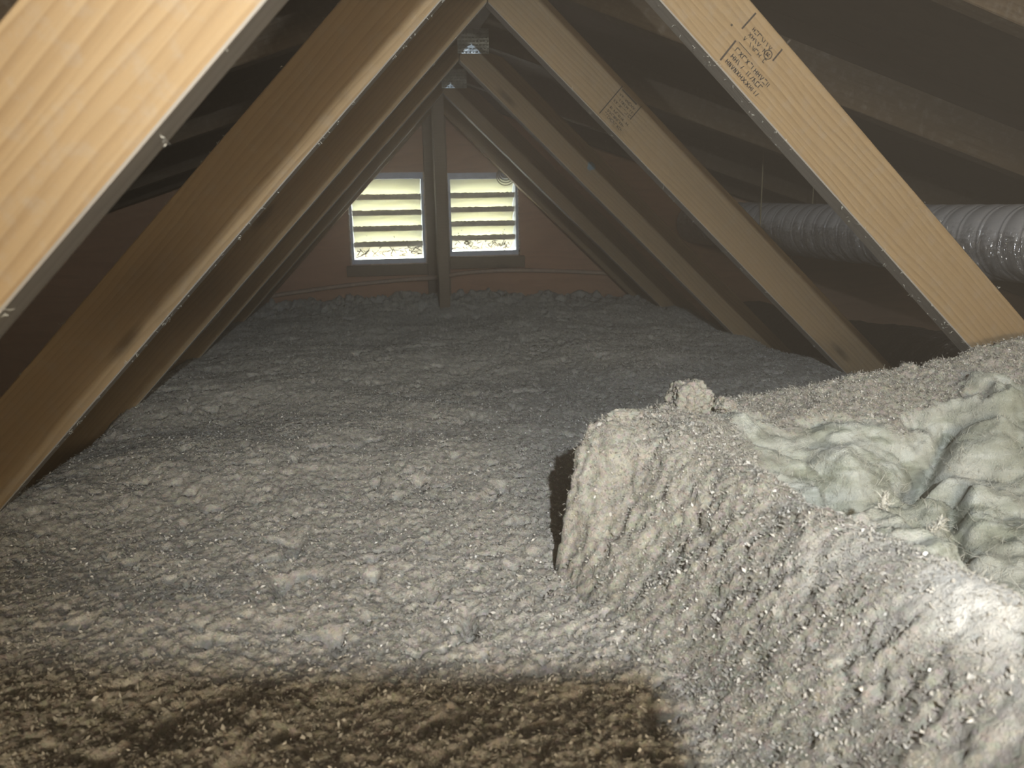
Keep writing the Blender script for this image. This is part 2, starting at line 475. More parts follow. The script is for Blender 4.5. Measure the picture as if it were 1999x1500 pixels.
def add_fuzz(parent_web, side, n, t0, t1, size, sd):
    """tufts of insulation fluff snagged on the lower arris of a web (web frame)"""
    r = np.random.default_rng(sd); V = []; Fq = []
    for k in range(n):
        t = r.uniform(t0, t1); c0 = np.array([t if side > 0 else -t, r.uniform(-.002, .03), r.choice([0, 0, 0, W]) + r.normal(0, .0008)])
        for q in range(r.integers(3, 8)):
            d_ = r.normal(size=3); d_ /= np.linalg.norm(d_); ln = size * r.uniform(.3, 1)
            w_ = np.cross(d_, r.normal(size=3)); w_ /= np.linalg.norm(w_); w_ *= size * .06
            e = c0 + r.normal(0, size * .25, 3); b0 = len(V)
            mid = e + d_ * ln * .5 + r.normal(0, size * .15, 3); en = e + d_ * ln
            V += [e - w_, e + w_, mid - w_, mid + w_, en - w_ * .4, en + w_ * .4]
            Fq += [(b0, b0 + 1, b0 + 3, b0 + 2), (b0 + 2, b0 + 3, b0 + 5, b0 + 4)]
    o = from_np('dust_fuzz', V, Fq, M['strand'], smooth=False); attach_local(o, parent_web)
    tag(o, 'pale insulation fluff snagged on the edge', kind='stuff')

def nail_plate(Yn, root):
    """toothed galvanized plate over the peak joint"""
    bm = bmesh.new()
    x0, x1, z0, z1 = XA - .004, XA + .082, .428, .492
    box(bm, x0, x1, Yn - .0015, Yn - .0002, z0, z1)
    for i in range(9):
        for j in range(7):
            x = x0 + .005 + i * (x1 - x0 - .01) / 8 + (.002 if j % 2 else 0); z = z0 + .004 + j * (z1 - z0 - .008) / 6
            v = [bm.verts.new(p) for p in ((x - .0032, Yn - .0016, z - .0016), (x + .0032, Yn - .0016, z - .0016), (x + .0032, Yn - .0016, z + .0016), (x - .0032, Yn - .0016, z + .0016))]
            tip = bm.verts.new((x + random.uniform(-.002, .002), Yn - .0042, z + random.uniform(-.001, .001)))
            for k in range(4): bm.faces.new((v[k], v[(k + 1) % 4], tip))
    bmesh.ops.recalc_face_normals(bm, faces=bm.faces)
    o = from_bm('nail_plate', bm, M['galvanized']); attach(o, root)
    tag(o, 'silvery toothed steel plate')

webs = {}
for n in range(6):
    Yn = Y0 + S * n if n < 5 else 3.275
    root = thing('roof_truss', labels[n], 'truss', (XA, Yn, ZB), 'roof trusses in a row down the attic')
    for side, a in ((1, AR), (-1, AL)):
        if n or side < 0:        # nearest truss: unseen right web left out so the torch lights the duct
            poly = web_poly(a, W)
            if side < 0: poly = [(-x, z) for x, z in poly]
            o = from_bm('web', prism(poly, 0, T), M['lumber'])
            o.matrix_basis = web_frame(side, Yn); attach(o, root); webs[n, side] = o
            o.data.materials.append(M['edge_lumber'])
            for pl in o.data.polygons:
                if n < 5 and pl.normal.z < -.6: pl.material_index = 1
            if n < 3:
                add_fuzz(o, side, (40, 120, 40)[n], .15, 1.15, (.006, .0042, .005)[n], 40 + n * 2 + side)
        # top chord: along the slope, underside at ZC
        Lc = slope_len - .12
        P = [(0, 0), (Lc, 0), (Lc, W), (W * math.tan(ang), W)]
        if side < 0: P = [(-x, z) for x, z in P]
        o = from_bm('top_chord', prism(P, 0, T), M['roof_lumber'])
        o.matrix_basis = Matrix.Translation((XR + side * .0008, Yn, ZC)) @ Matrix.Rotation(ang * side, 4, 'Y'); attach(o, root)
    o = box_obj('bottom_chord', M['old_lumber'], root, XLE + .45, XRE - .45, Yn, Yn + T, ZB + .0005, ZB + .0885)
    if n in (3, 4): nail_plate(Yn, root)

# ---- grading stamps: flat ink on the web faces
def to_web(x, z, a=AR):
    dx, dz = x - XA, z - ZA
    return dx * math.cos(a) - dz * math.sin(a), dx * math.sin(a) + dz * math.cos(a)
def stamp(web, bars, blocks, circles=(), lines=(), sd=1):
    r = random.Random(sd); bm = bmesh.new(); Y = -.0004
    def seg(p, q, w):
        dx, dz = q[0] - p[0], q[1] - p[1]; l = math.hypot(dx, dz) or 1e-6; nx, nz = -dz / l * w / 2, dx / l * w / 2
        bm.faces.new([bm.verts.new((x, Y, z)) for x, z in ((p[0] - nx, p[1] - nz), (q[0] - nx, q[1] - nz), (q[0] + nx, q[1] + nz), (p[0] + nx, p[1] + nz))])
    for p, q, w in bars: seg(to_web(*p), to_web(*q), w)
    for p, q, w in lines: seg(p, q, w)
    for t0, t1, s0, s1, rows, dens in blocks:       # rows of worn, unreadable characters reading along the web
        rh = (s1 - s0) / rows
        for k in range(rows):
            x = t0 + r.uniform(0, .002); zc = s0 + (k + .5) * rh; h = rh * .30
            while x < t1:
                w = rh * r.uniform(.28, .55)
                if r.random() < dens:
                    g = r.randrange(6)
                    a, b, c, d_ = (x, zc - h), (x, zc + h), (x + w, zc - h), (x + w, zc + h)
                    S_ = {0: ((a, b), (b, d_)), 1: ((a, d_), (b, c)), 2: ((a, b), (c, d_), ((x, zc), (x + w, zc))), 3: ((b, d_), (a, c), (a, b)), 4: ((b, (x + w / 2, zc - h)), ((x + w / 2, zc - h), d_)), 5: ((a, b), (b, c), (c, d_))}[g]
                    for p, q in S_:
                        if r.random() < .85: seg(p, q, rh * .13)
                x += w + rh * .22
    for cx, cz, rad in circles:
        pts = [(cx + rad * math.cos(i * math.pi / 9), cz + rad * math.sin(i * math.pi / 9)) for i in range(18)]
        for i in range(18): seg(pts[i], pts[(i + 1) % 18], rad * .2)
        seg((cx - rad * .5, cz - rad * .3), (cx + rad * .5, cz - rad * .3), rad * .2); seg((cx, cz - rad * .3), (cx + rad * .3, cz + rad * .5), rad * .2); seg((cx - rad * .4, cz + rad * .4), (cx, cz - rad * .3), rad * .2)
    bmesh.ops.recalc_face_normals(bm, faces=bm.faces)
    for f in bm.faces:
        if f.normal.y > 0: f.normal_flip()
    o = from_bm('grade_stamp', bm, M['ink']); attach_local(o, web)
    tag(o, 'worn black printed lumber stamp')
t1, s1 = to_web(.505, .257); t1b, s1b = to_web(.481, .231)
t2, s2 = to_web(.478, .222); t2b, s2b = to_web(.457, .197)
t3, s3 = to_web(.551, .219)
stamp(webs[1, 1], [((.505, .257), (.486, .237), .0024), ((.478, .222), (.457, .197), .0026), ((.545, .212), (.532, .197), .0024), ((.556, .224), (.551, .219), .003), ((.4705, .2405), (.4725, .2425), .0028)],
      [(t1 + .010, t3 - .008, s1b - .002, s1 - .012, 3, .9), (t2 + .008, t2 + .072, s2b + .001, s2 - .002, 3, .92)],
      [(t3 - .009, s1 - .024, .0058)], [((t2 + .004, s2 + .002), (t2 + .030, s2 + .002), .0009)], 3)
u1, v1 = to_web(.502, .255); u1b, v1b = to_web(.453, .201); u2, v2 = to_web(.543, .215)
stamp(webs[2, 1], [((.502, .255), (.453, .201), .0022), ((.543, .215), (.519, .189), .0022)],
      [(u1 + .006, u2 - .006, v1b + .036, v1 - .010, 3, .9), (u1b + .006, u1b + .060, v1b + .004, v1b + .030, 3, .9)],
      (), [((u1 + .004, v1 - .005), (u2 - .010, v1 - .005), .003), ((u1 + .02, v1b + .033), (u2 - .012, v1b + .033), .001)], 9)
# blue paint mark on the fourth truss
mk = to_web(.60, .245)
bm = bmesh.new()
c0 = [bm.verts.new((.46 + .012 * math.cos(k) * (1 + .3 * math.sin(3 * k)), -.0004, .050 + .012 * math.sin(k))) for k in np.linspace(0, 2 * math.pi, 14, endpoint=False)]
bm.faces.new(c0[::1]); 
for f in bm.faces:
    f.normal_update()
    if f.normal.y > 0: f.normal_flip()
o = from_bm('paint_mark', bm, M['stain']); attach_local(o, webs[3, 1]); tag(o, 'faded blue paint blot')

# square post under the peak of the fifth truss
post = thing('support_post', 'upright square post between the two louvered vents, foot in the insulation', 'post', (.211, 2.975, ZB))
box_obj('post', M['old_lumber'], post, .190, .229, 2.962, 3.05, ZB + .0005, .455)
# ================================================================== GABLE VENTS
def vent(x0, x1, z0, z1, label, sd, tilt=0.0):
    r = np.random.default_rng(sd)
    v = thing('gable_vent', label, 'vent', ((x0 + x1) / 2, YW + .03, z0), 'louvered vents in the gable')
    fw = .012
    bm = bmesh.new()
    ya, yb = YW - .012, YW + .115
    e = .0012
    box(bm, x0 + e, x0 + fw, ya, yb, z0 + e, z1 - e); box(bm, x1 - fw, x1 - e, ya, yb, z0 + e, z1 - e)
    box(bm, x0 + fw, x1 - fw, ya, YW + .018, z0 + e, z0 + .020); box(bm, x0 + fw, x1 - fw, ya, yb, z1 - .026, z1 - e)
    o = from_bm('frame', bm, M['vent_metal']); attach(o, v)
    n = 5; zt0, zb0 = z1 - .028, z0 + .022
    p = (zt0 - zb0) / n
    for k in range(n):
        zt = zt0 - k * p
        a = (YW + .012, zt + .004); b = (YW + .082, zt - p * .98)
        lip = .019
        prof = [(a[0], a[1]), (a[0], a[1] - (lip if k else .004)), (a[0] + .002, a[1] - (lip if k else .004)), (a[0] + .002, a[1] - .002), (b[0], b[1]), (b[0] + .012, b[1]), (b[0] + .012, b[1] + .0015), (b[0], b[1] + .0015), (a[0] + .002, a[1])]
        # slat face
        bm = bmesh.new()
        prof = [(a[0], a[1]), (a[0] + .0018, a[1] - .0018), (b[0], b[1]), (b[0] + .012, b[1]), (b[0] + .012, b[1] + .0018), (b[0] + .001, b[1] + .0018), (a[0] + .002, a[1])]
        A = [bm.verts.new((x0 + fw + .001, y, z)) for y, z in prof]; B = [bm.verts.new((x1 - fw - .001, y, z)) for y, z in prof]
        bm.faces.new(A); bm.faces.new(B[::-1]); q = len(prof)
        for i in range(q): bm.faces.new((A[i], B[i], B[(i + 1) % q], A[(i + 1) % q]))
        bmesh.ops.recalc_face_normals(bm, faces=bm.faces)
        s_ = from_bm('slat', bm, M['slat']); attach(s_, v)
        if k:
            # rough dusty lip along the inner edge of the slat
            xs = np.linspace(x0 + fw + .001, x1 - fw - .001, 60); up = r.uniform(0, .004, 60); dn = r.uniform(0, .0015, 60)
            V = []; 
            for x, u_, d_ in zip(xs, up, dn):
                V += [(x, a[0] - .0022, a[1] - lip - d_), (x, a[0] - .0022, a[1] + u_), (x, a[0] - .0004, a[1] + u_), (x, a[0] - .0004, a[1] - lip - d_)]
            Fq = []
            for i in range(59):
                for j in range(4): Fq.append((i * 4 + j, i * 4 + (j + 1) % 4, (i + 1) * 4 + (j + 1) % 4, (i + 1) * 4 + j))
            lp = from_np('slat_lip', V, Fq, M['lip'], smooth=False); attach(lp, s_)
    # ragged pale sealant squeezed out round the frame
    q = np.concatenate([np.linspace((x1, z1), (x1, z0), 60), np.linspace((x1, z0 - .004), (x0, z0 - .004), 60), np.linspace((x0, z0), (x0, z1), 60)])
    q = q + r.normal(0, .0012, q.shape)
    V, Fq = tube(np.c_[q[:, 0], np.full(len(q), YW - .013), q[:, 1]], np.abs(r.normal(.0035, .0012, len(q))), 6)
    o = from_np('sealant_bead', V, Fq, M['sealant']); attach(o, v); tag(o, 'ragged pale sealant bead round the frame')
    # dead leaf bits and insects caught on the lowest slats
    V = []; Fq = []
    def bit(cx, k, fz, ln, an):
        zt = zt0 - k * p; a = np.array([YW + .012, zt + .004]); b = np.array([YW + .082, zt - p * .98])
        c = a + (b - a) * fz; y, z = c[0] - .004, c[1] - .004
        dx, dz = math.cos(an) * ln / 2, math.sin(an) * ln / 2; w = r.uniform(.0020, .0044)
        i0 = len(V)
        for dy in (0, -.0015):
            V.extend([(cx - dx - dz / ln * w, y + dy, z - dz + dx / ln * w), (cx - dx + dz / ln * w, y + dy, z - dz - dx / ln * w), (cx + dx + dz / ln * w * .4, y + dy, z + dz - dx / ln * w * .4), (cx + dx - dz / ln * w * .4, y + dy, z + dz + dx / ln * w * .4)])
        for f in ((0, 1, 2, 3), (7, 6, 5, 4), (0, 4, 5, 1), (1, 5, 6, 2), (2, 6, 7, 3), (3, 7, 4, 0)): Fq.append(tuple(i0 + q for q in f))
    for _ in range(62): bit(r.uniform(x0 + .02, x1 - .02), n - 1, r.beta(2, 1.6) * .8 + .15, r.uniform(.010, .032), r.uniform(-1.2, 1.2))
    for _ in range(7): bit(r.uniform(x0 + .02, x1 - .02), n - 2, r.uniform(.4, .95), r.uniform(.003, .009), r.uniform(-1.2, 1.2))
    o = from_np('leaf_litter', V, Fq, M['litter'], smooth=False); attach(o, v); tag(o, 'dark dead leaf and insect bits on the lowest slats', kind='stuff')
vent(*VL, 'left louvered vent with cream slats, many leaf bits along its bottom', 5)
vent(*VR, 'right louvered vent with cream slats and a wire coil at its upper corner', 6)

# cable along the gable wall
pts = [(-.72, -.012, -.37), (-.516, -.012, -.315), (-.235, -.012, -.279), (-.010, -.012, -.261), (.14, -.030, -.252), (.19, -.052, -.249), (.245, -.052, -.243), (.29, -.030, -.237), (.388, -.012, -.232), (.52, -.012, -.230), (.735, -.012, -.240), (.90, -.012, -.252), (1.12, -.012, -.27)]
pts = [(x, YW + y, z) for x, y, z in pts]
V, Fq = tube(catmull(pts, 8), .009, 8)
o = from_np('electric_cable', V, Fq, M['cable']); tag(o, 'dusty brown cable sagging along the gable wall below the vents', 'cable')
# wire coil hanging at the right vent's corner
V = []; Fq = []
for k in range(4):
    aa = np.linspace(0, 2 * np.pi, 33); rr = .037 - .0065 * k
    path = np.stack([.500 + rr * np.cos(aa) * (1.0 + .05 * k), np.full(33, YW - .018 - .003 * k), .150 + .004 * k + rr * np.sin(aa) * .95], 1)
    v_, f_ = tube(path, .0021, 6); Fq.append(f_ + sum(len(x) for x in V)); V.append(v_)
o = from_np('wire_coil', np.vstack(V), np.vstack(Fq), M['coil']); tag(o, 'small coil of pale wire hung at the upper corner of the right vent', 'wire')

# ================================================================== DUCTS
path = catmull([(1.455, .75, -.09), (1.435, 1.2, -.088), (1.42, 1.7, -.086), (1.405, 2.4, -.075), (1.37, 2.9, -.062), (1.32, 3.352, -.050)], 170)
n = len(path); s_ = np.concatenate([[0], np.cumsum(np.linalg.norm(np.diff(path, axis=0), axis=1))])
seg = 56; aa = np.linspace(0, 2 * np.pi, seg, endpoint=False)
pitch = .064
ph = (s_[:, None] / pitch + aa[None] / (2 * np.pi)) % 1.0
X_, A_ = np.meshgrid(s_, aa, indexing='ij')
rad = .080 + .0065 * (1 - np.abs(2 * ph - 1) ** 2.2) * 1.0 - .0065 + .0022 * np.exp(-((ph - .5) / .05) ** 2) * 0
rad = .083 + .0045 * np.sin(np.pi * ph) ** .6 + .0038 * np.exp(-(np.minimum(ph, 1 - ph) / .05) ** 2)
cr = fbm(X_ * 60, np.cos(A_) * 5, np.sin(A_) * 5, 1.0, 3, 3)
lower = np.clip(.55 - np.sin(A_), .1, 1)
rad = rad + cr * .0045 * lower
V, Fq = tube(path, rad, seg)
duct = thing('flexible_duct', 'shiny corrugated silver foil duct running through the right side', 'duct', (1.43, 1.2, -.18))
o = from_np('foil_sleeve', V, Fq, M['foil']); attach(o, duct)
# wire helix under the foil
tt = np.linspace(0, s_[-1], 2600); cen = np.stack([np.interp(tt, s_, path[:, k]) for k in range(3)], 1)
U, Vv = frames(cen); an = -2 * np.pi * (tt / pitch - .0)
hel = cen + .0815 * (np.cos(an)[:, None] * U + np.sin(an)[:, None] * Vv)
# hanger strap
st = thing('hanger_strap', 'thin tan strap hanging below the foil duct beside the third web', 'strap', (1.41, 2.70, -.21))
V, Fq = tube(np.array([(1.398 + .096 * math.cos(a), 2.70, -.070 + .096 * math.sin(a)) for a in np.linspace(-math.pi, 0, 22)]), .0022, 6)
o = from_np('sling', V, Fq, M['strap']); attach(o, st)
V, Fq = tube(np.array([(1.425, 2.70, -.163), (1.427, 2.70, -.19), (1.424, 2.69, -.215)]), .004, 6)
o = from_np('loose_end', V, Fq, M['strap']); attach(o, st)
for x in (1.302, 1.494):
    V, Fq = tube(np.array([(x, 2.70, -.070), (x, 2.70, roof_z(x) - .03), (x, 2.70, roof_z(x) + .001)]), .0022, 6)
    o = from_np('strap_leg', V, Fq, M['strap']); attach(o, st)
# dark jacketed duct lying low
path = catmull([(1.62, .85, -.47), (1.46, 1.3, -.45), (1.36, 1.75, -.44), (1.42, 2.4, -.48), (1.48, 3.1, -.50)], 60)
n = len(path); s_ = np.concatenate([[0], np.cumsum(np.linalg.norm(np.diff(path, axis=0), axis=1))])
aa = np.linspace(0, 2 * np.pi, 48, endpoint=False); X_, A_ = np.meshgrid(s_, aa, indexing='ij')
rad = .13 + .006 * np.cos(2 * np.pi * X_ / .07) + .014 * fbm(X_ * 14, np.cos(A_) * 3, np.sin(A_) * 3, 1, 4, 8)
V, Fq = tube(path, rad, 48)
o = from_np('insulated_duct', V, Fq, M['jacket']); tag(o, 'dark plastic jacketed duct lying low behind the torn batt, glinting', 'duct')

# ================================================================== LOOSE FILL
ys = np.exp(np.linspace(math.log(.27), math.log(YW - .002), 640))
xs = np.concatenate([np.linspace(-2.2, -.72, 60, endpoint=False), np.linspace(-.72, 1.3, 640, endpoint=False), np.linspace(1.3, 2.8, 60)])
GX, GY = np.meshgrid(xs, ys)
def base_floor(x, y):
    z = -.372 + .0 * x
    z = z + .040 * np.exp(-((y - 3.05) / .40) ** 2) * np.exp(-((x - .25) / .8) ** 2)      # mound round the post
    z = z + .018 * np.exp(-((y - YW + .03) / .10) ** 2)
    z = z - .012 * np.exp(-((y - 1.7) / .5) ** 2)
    el = -.515 + .03 * vnoise(y * 3.1, y * 0 + .5, None, 3) ; er = 1.065 + .04 * vnoise(y * 2.7, y * 0 + .5, None, 4)
    dl = np.clip((el - x) / .30, 0, 1); dr = np.clip((x - er) / .30, 0, 1)
    sm = lambda t: t * t * (3 - 2 * t)
    return z - .34 * sm(dl) - .34 * sm(dr)
def floor_detail(x, y):
    big = fbm(x, y, None, 3.2, 3, 11) * .034 * np.clip(y / 1.5, .45, 1)
    med = fbm(x, y, None, 17, 3, 21) * .0065
    c1 = cells(x + .01 * vnoise(x * 40, y * 40, None, 5), y + .01 * vnoise(x * 40, y * 40, None, 6), 46, 7)
    lump = (.55 - np.clip(c1, 0, 1)) * .0024
    c2 = cells(x, y, 120, 17)
    fine = (.5 - c2) * .0040 + fbm(x, y, None, 95, 2, 31) * .0022 + fbm(x, y, None, 190, 2, 33) * .0042 + _h(np.floor(x * 400), np.floor(y * 400), np.zeros_like(x), 77) * .0016
    pit = -np.clip(vnoise(x * 33, y * 33, None, 51) - .30, 0, 1) * .10 - np.clip(vnoise(x * 85, y * 85, None, 53) - .31, 0, 1) * .085
    end = np.clip((y - (YW - .45)) / .3, 0, 1) * fbm(x, y, None, 26, 3, 57) * .045
    return big + med + lump + fine + pit + end
GZ = base_floor(GX, GY) + floor_detail(GX, GY)
GZ = np.maximum(GZ, ZB + .01)
nr, nc = GX.shape
i, j = np.meshgrid(np.arange(nr - 1), np.arange(nc - 1), indexing='ij')
Fq = np.stack([i * nc + j, i * nc + j + 1, (i + 1) * nc + j + 1, (i + 1) * nc + j], -1).reshape(-1, 4)
jx = GX + vnoise(GX * 150, GY * 150, None, 61) * .003; jy = GY + vnoise(GX * 150, GY * 150, None, 62) * .003
loose = from_np('loose_insulation', np.stack([jx, np.minimum(jy, YW - .002), GZ], -1).reshape(-1, 3), Fq, M['loose'])
tag(loose, 'grey blown-in loose fill insulation covering the attic floor', 'insulation', kind='stuff')

def flakes(name, x, y, z, size, m, parent, flat=.6):
    k = len(x); c = np.stack([x, y, z], 1)
    nrm = rng.normal(size=(k, 3)); nrm[:, 2] = np.abs(nrm[:, 2]) + flat; nrm /= np.linalg.norm(nrm, axis=1)[:, None]
    t = np.cross(nrm, rng.normal(size=(k, 3))); t /= np.linalg.norm(t, axis=1)[:, None]; b = np.cross(nrm, t)
    a = size[:, None] * t * rng.uniform(.6, 1.3, (k, 1)); b = size[:, None] * b * rng.uniform(.25, .8, (k, 1)); cur = nrm * size[:, None] * rng.uniform(-.3, .5, (k, 1))
    V = np.stack([c - a - b * .6, c + b, c + a + b * .2 + cur, c - b + cur * .4], 1).reshape(-1, 3)
    V[:, 1] = np.minimum(V[:, 1], YW - .003)
    Fq = np.arange(4 * k).reshape(-1, 4)
    o = from_np(name, V, Fq, m, parent, smooth=False); tag(o, kind='stuff'); return o
k = 330000
fy = np.exp(rng.uniform(math.log(.36), math.log(3.2), k)); fx = rng.uniform(-.55, 1.1, k)
keep = np.abs(fx - .1) < .12 + fy * .72; fx, fy = fx[keep], fy[keep]; k = len(fx)
fz = base_floor(fx, fy) + floor_detail(fx, fy) + rng.uniform(-.0005, .0025, k)
flakes('paper_flake', fx, fy, fz, np.minimum(rng.lognormal(math.log(.0013), .45, k), .0026), M['flake'], loose)

# ================================================================== TORN BATT
CP = np.array([
    (.168, .79, -.372), (.185, .74, -.373), (.198, .70, -.374), (.205, .64, -.374), (.21, .589, -.374), (.208, .52, -.374), (.205, .453, -.374), (.20, .35, -.374), (.2, .25, -.374),
    (.12, .6, -.42), (.12, .4, -.42), (.10, .75, -.43),
    (.190, .803, -.315), (.215, .835, -.250), (.235, .80, -.290), (.27, .72, -.312), (.28, .63, -.318), (.29, .53, -.315), (.295, .43, -.312), (.295, .30, -.312),
    (.25, .845, -.240), (.30, .79, -.250), (.336, .70, -.258), (.356, .60, -.258), (.385, .5, -.252), (.390, .43, -.248), (.39, .33, -.25), (.39, .25, -.25),
    (.40, .78, -.285), (.43, .71, -.318), (.455, .62, -.335), (.475, .53, -.342), (.49, .45, -.345), (.5, .33, -.345),
    (.5, .82, -.300), (.6, .72, -.328), (.7, .65, -.335), (.62, .84, -.302), (.75, .82, -.298), (.9, .7, -.31), (.9, .85, -.268), (.7, .45, -.35), (1.05, .45, -.33), (1.1, .8, -.25), (.7, .25, -.36),
    (.3, .90, -.243), (.38, .955, -.248), (.453, 1.0, -.255), (.55, 1.0, -.250), (.70, 1.0, -.236), (.833, 1.0, -.217), (.888, 1.0, -.206), (1.0, 1.0, -.19), (1.12, 1.0, -.18),
    (.55, .92, -.268), (.70, .92, -.262), (.83, .93, -.240)])
def tps(P, Q):
    def K(a, b):
        r2 = ((a[:, None, :2] - b[None, :, :2]) ** 2).sum(-1); return .5 * r2 * np.log(r2 + 1e-12)
    n = len(P); A = np.zeros((n + 3, n + 3)); A[:n, :n] = K(P, P) + np.eye(n) * 2e-5
    A[:n, n:] = np.c_[np.ones(n), P[:, :2]]; A[n:, :n] = A[:n, n:].T
    w = np.linalg.solve(A, np.r_[P[:, 2], 0, 0, 0]); out = np.empty(len(Q))
    for c in range(0, len(Q), 20000):
        q = Q[c:c + 20000]; out[c:c + 20000] = K(q, P) @ w[:n] + np.c_[np.ones(len(q)), q] @ w[n:]
    return out
POLY = np.array([(.150, .775), (.168, .795), (.196, .840), (.212, .862), (.29, .925), (.36, .975), (.44, 1.020), (.55, 1.030), (1.14, 1.045), (1.14, .22), (.13, .22), (.13, .5)])
def sdist(Q):
    d2 = np.full(len(Q), 9.0); ins = np.zeros(len(Q), bool)
    for a, b in zip(POLY, np.roll(POLY, -1, 0)):
        e = b - a; w = Q - a; t = np.clip((w @ e) / (e @ e), 0, 1); d2 = np.minimum(d2, ((w - t[:, None] * e) ** 2).sum(1))
        c = ((a[1] > Q[:, 1]) != (b[1] > Q[:, 1])); xx = (b[0] - a[0]) * (Q[:, 1] - a[1]) / (b[1] - a[1] + 1e-12) + a[0]; ins ^= c & (Q[:, 0] < xx)
    return np.where(ins, np.sqrt(d2), -np.sqrt(d2))
bx = np.arange(.12, 1.15, .0030); by = np.arange(.24, 1.06, .0030)
BX, BY = np.meshgrid(bx, by); Q = np.c_[BX.ravel(), BY.ravel()]
H = tps(CP, Q)
sd = sdist(Q) + .006 * fbm(Q[:, 0], Q[:, 1], None, 60, 3, 71)
t = np.clip((sd + .012) / .016, 0, 1); t = t * t * (3 - 2 * t)
Zb = H * t + (-.46) * (1 - t)
# which parts are bare glass fibre: behind the ridge line, below the dusty crest
RL = np.array([(.25, .90), (.33, .80), (.345, .72), (.362, .62), (.385, .52), (.392, .43), (.395, .2)])
ridge_x = np.interp(Q[:, 1], RL[::-1, 1], RL[::-1, 0])
nz = fbm(Q[:, 0], Q[:, 1], None, 22, 4, 81)
fib = np.clip((Q[:, 0] - ridge_x - .035 + nz * .05) / .03, 0, 1) * np.clip((.945 + .01 * nz - Q[:, 1] + .06 * nz) / .03, 0, 1)
fib *= np.clip((Q[:, 0] - .38 + .06 * nz) / .05, 0, 1)
D = (1 - fib)
dcr = (.5 - cells(Q[:, 0], Q[:, 1], 52, 91)) * .0028 + fbm(Q[:, 0], Q[:, 1], None, 80, 3, 96) * .0035 + (.5 - cells(Q[:, 0], Q[:, 1], 130, 93)) * .0036 + fbm(Q[:, 0], Q[:, 1], None, 190, 2, 95) * .0035
crack = -np.clip(.06 - np.abs(fbm(Q[:, 0] * 1.0, Q[:, 1] * .55, None, 26, 3, 97)), 0, 1) * .10 * np.clip(fbm(Q[:, 0], Q[:, 1], None, 9, 2, 99) + .45, 0, 1)
lumpy = fbm(Q[:, 0], Q[:, 1], None, 20, 3, 101) * .009
wx = Q[:, 0] * .8 + .03 * vnoise(Q[:, 0] * 11, Q[:, 1] * 11, None, 5); wy = Q[:, 1] + .03 * vnoise(Q[:, 0] * 11, Q[:, 1] * 11, None, 6)
bil = lambda f, s_: np.abs(fbm(wx, wy, None, f, 2, s_))
dfi = bil(6.5, 113) * .12 + bil(14, 111) * .055 - .04 + fbm(wx, wy, None, 42, 3, 117) * .012 + fbm(wx * .7, wy, None, 120, 2, 119) * .005
soft = 1 - .55 * np.clip((Q[:, 0] - .27) / .08, 0, 1) * np.clip((.62 - Q[:, 1]) / .1, 0, 1)
def crease(pts, w):
    d2 = np.full(len(Q), 9.0); P_ = np.array(pts)
    for a, b in zip(P_[:-1], P_[1:]):
        e = b - a; q = Q - a; t_ = np.clip((q @ e) / (e @ e), 0, 1); d2 = np.minimum(d2, ((q - t_[:, None] * e) ** 2).sum(1))
    return np.exp(-d2 / w ** 2)
dfi = dfi - .030 * crease([(.709, .90), (.659, .86), (.588, .80), (.636, .79), (.60, .74), (.568, .69)], .010) - .022 * crease([(.40, .80), (.45, .72), (.50, .65)], .016)
disp = D * soft * (dcr + crack + lumpy) + fib * (dfi + fbm(Q[:, 0] * .5, Q[:, 1], None, 70, 3, 115) * .006)
pale_end = np.clip((Q[:, 0] - .27 + .05 * nz) / .10, 0, 1) * np.clip((.60 - Q[:, 1] + .05 * nz) / .14, 0, 1)     # right end: colour whitens towards the near side
# displace along the surface normal so steep sides roughen too
Zg = Zb.reshape(BX.shape); gy, gx = np.gradient(Zg, .003)
nrm = np.stack([-gx, -gy, np.ones_like(gx)], -1); nrm /= np.linalg.norm(nrm, axis=-1)[..., None]
V = np.stack([BX, BY, Zg], -1) + nrm * disp.reshape(BX.shape)[..., None]
side = (fbm(BX.ravel(), BY.ravel(), Zg.ravel(), 130, 3, 121) * .007 * (nrm[..., 2].ravel() < .75)).reshape(BX.shape)
V = V + nrm * side[..., None]
nr, nc = BX.shape
i, j = np.meshgrid(np.arange(nr - 1), np.arange(nc - 1), indexing='ij')
Fq = np.stack([i * nc + j, i * nc + j + 1, (i + 1) * nc + j + 1, (i + 1) * nc + j], -1).reshape(-1, 4)
V = V.reshape(-1, 3)
ok = (V[Fq][:, :, 2].max(1) > -.455)
Fq = Fq[ok]; ff = fib[Fq].mean(1)
batt = thing('insulation_batt', 'thick torn insulation batt folded up at the right, pale green fibres showing inside', 'insulation', (.5, .7, -.46))
def sub_mesh(name, Fs):
    u, inv = np.unique(Fs, return_inverse=True)
    o = from_np(name, V[u], inv.reshape(Fs.shape), M['batt'], batt)
    at = o.data.attributes.new('fiber', 'FLOAT', 'POINT'); at.data.foreach_set('value', fib[u].astype(np.float32))
    at = o.data.attributes.new('pale_end', 'FLOAT', 'POINT'); at.data.foreach_set('value', pale_end[u].astype(np.float32)); return o
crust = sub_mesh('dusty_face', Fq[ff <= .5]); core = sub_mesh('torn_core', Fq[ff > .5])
tag(crust, 'grey dust-crusted outer face of the batt'); tag(core, 'pale green torn glass fibre inside the batt')

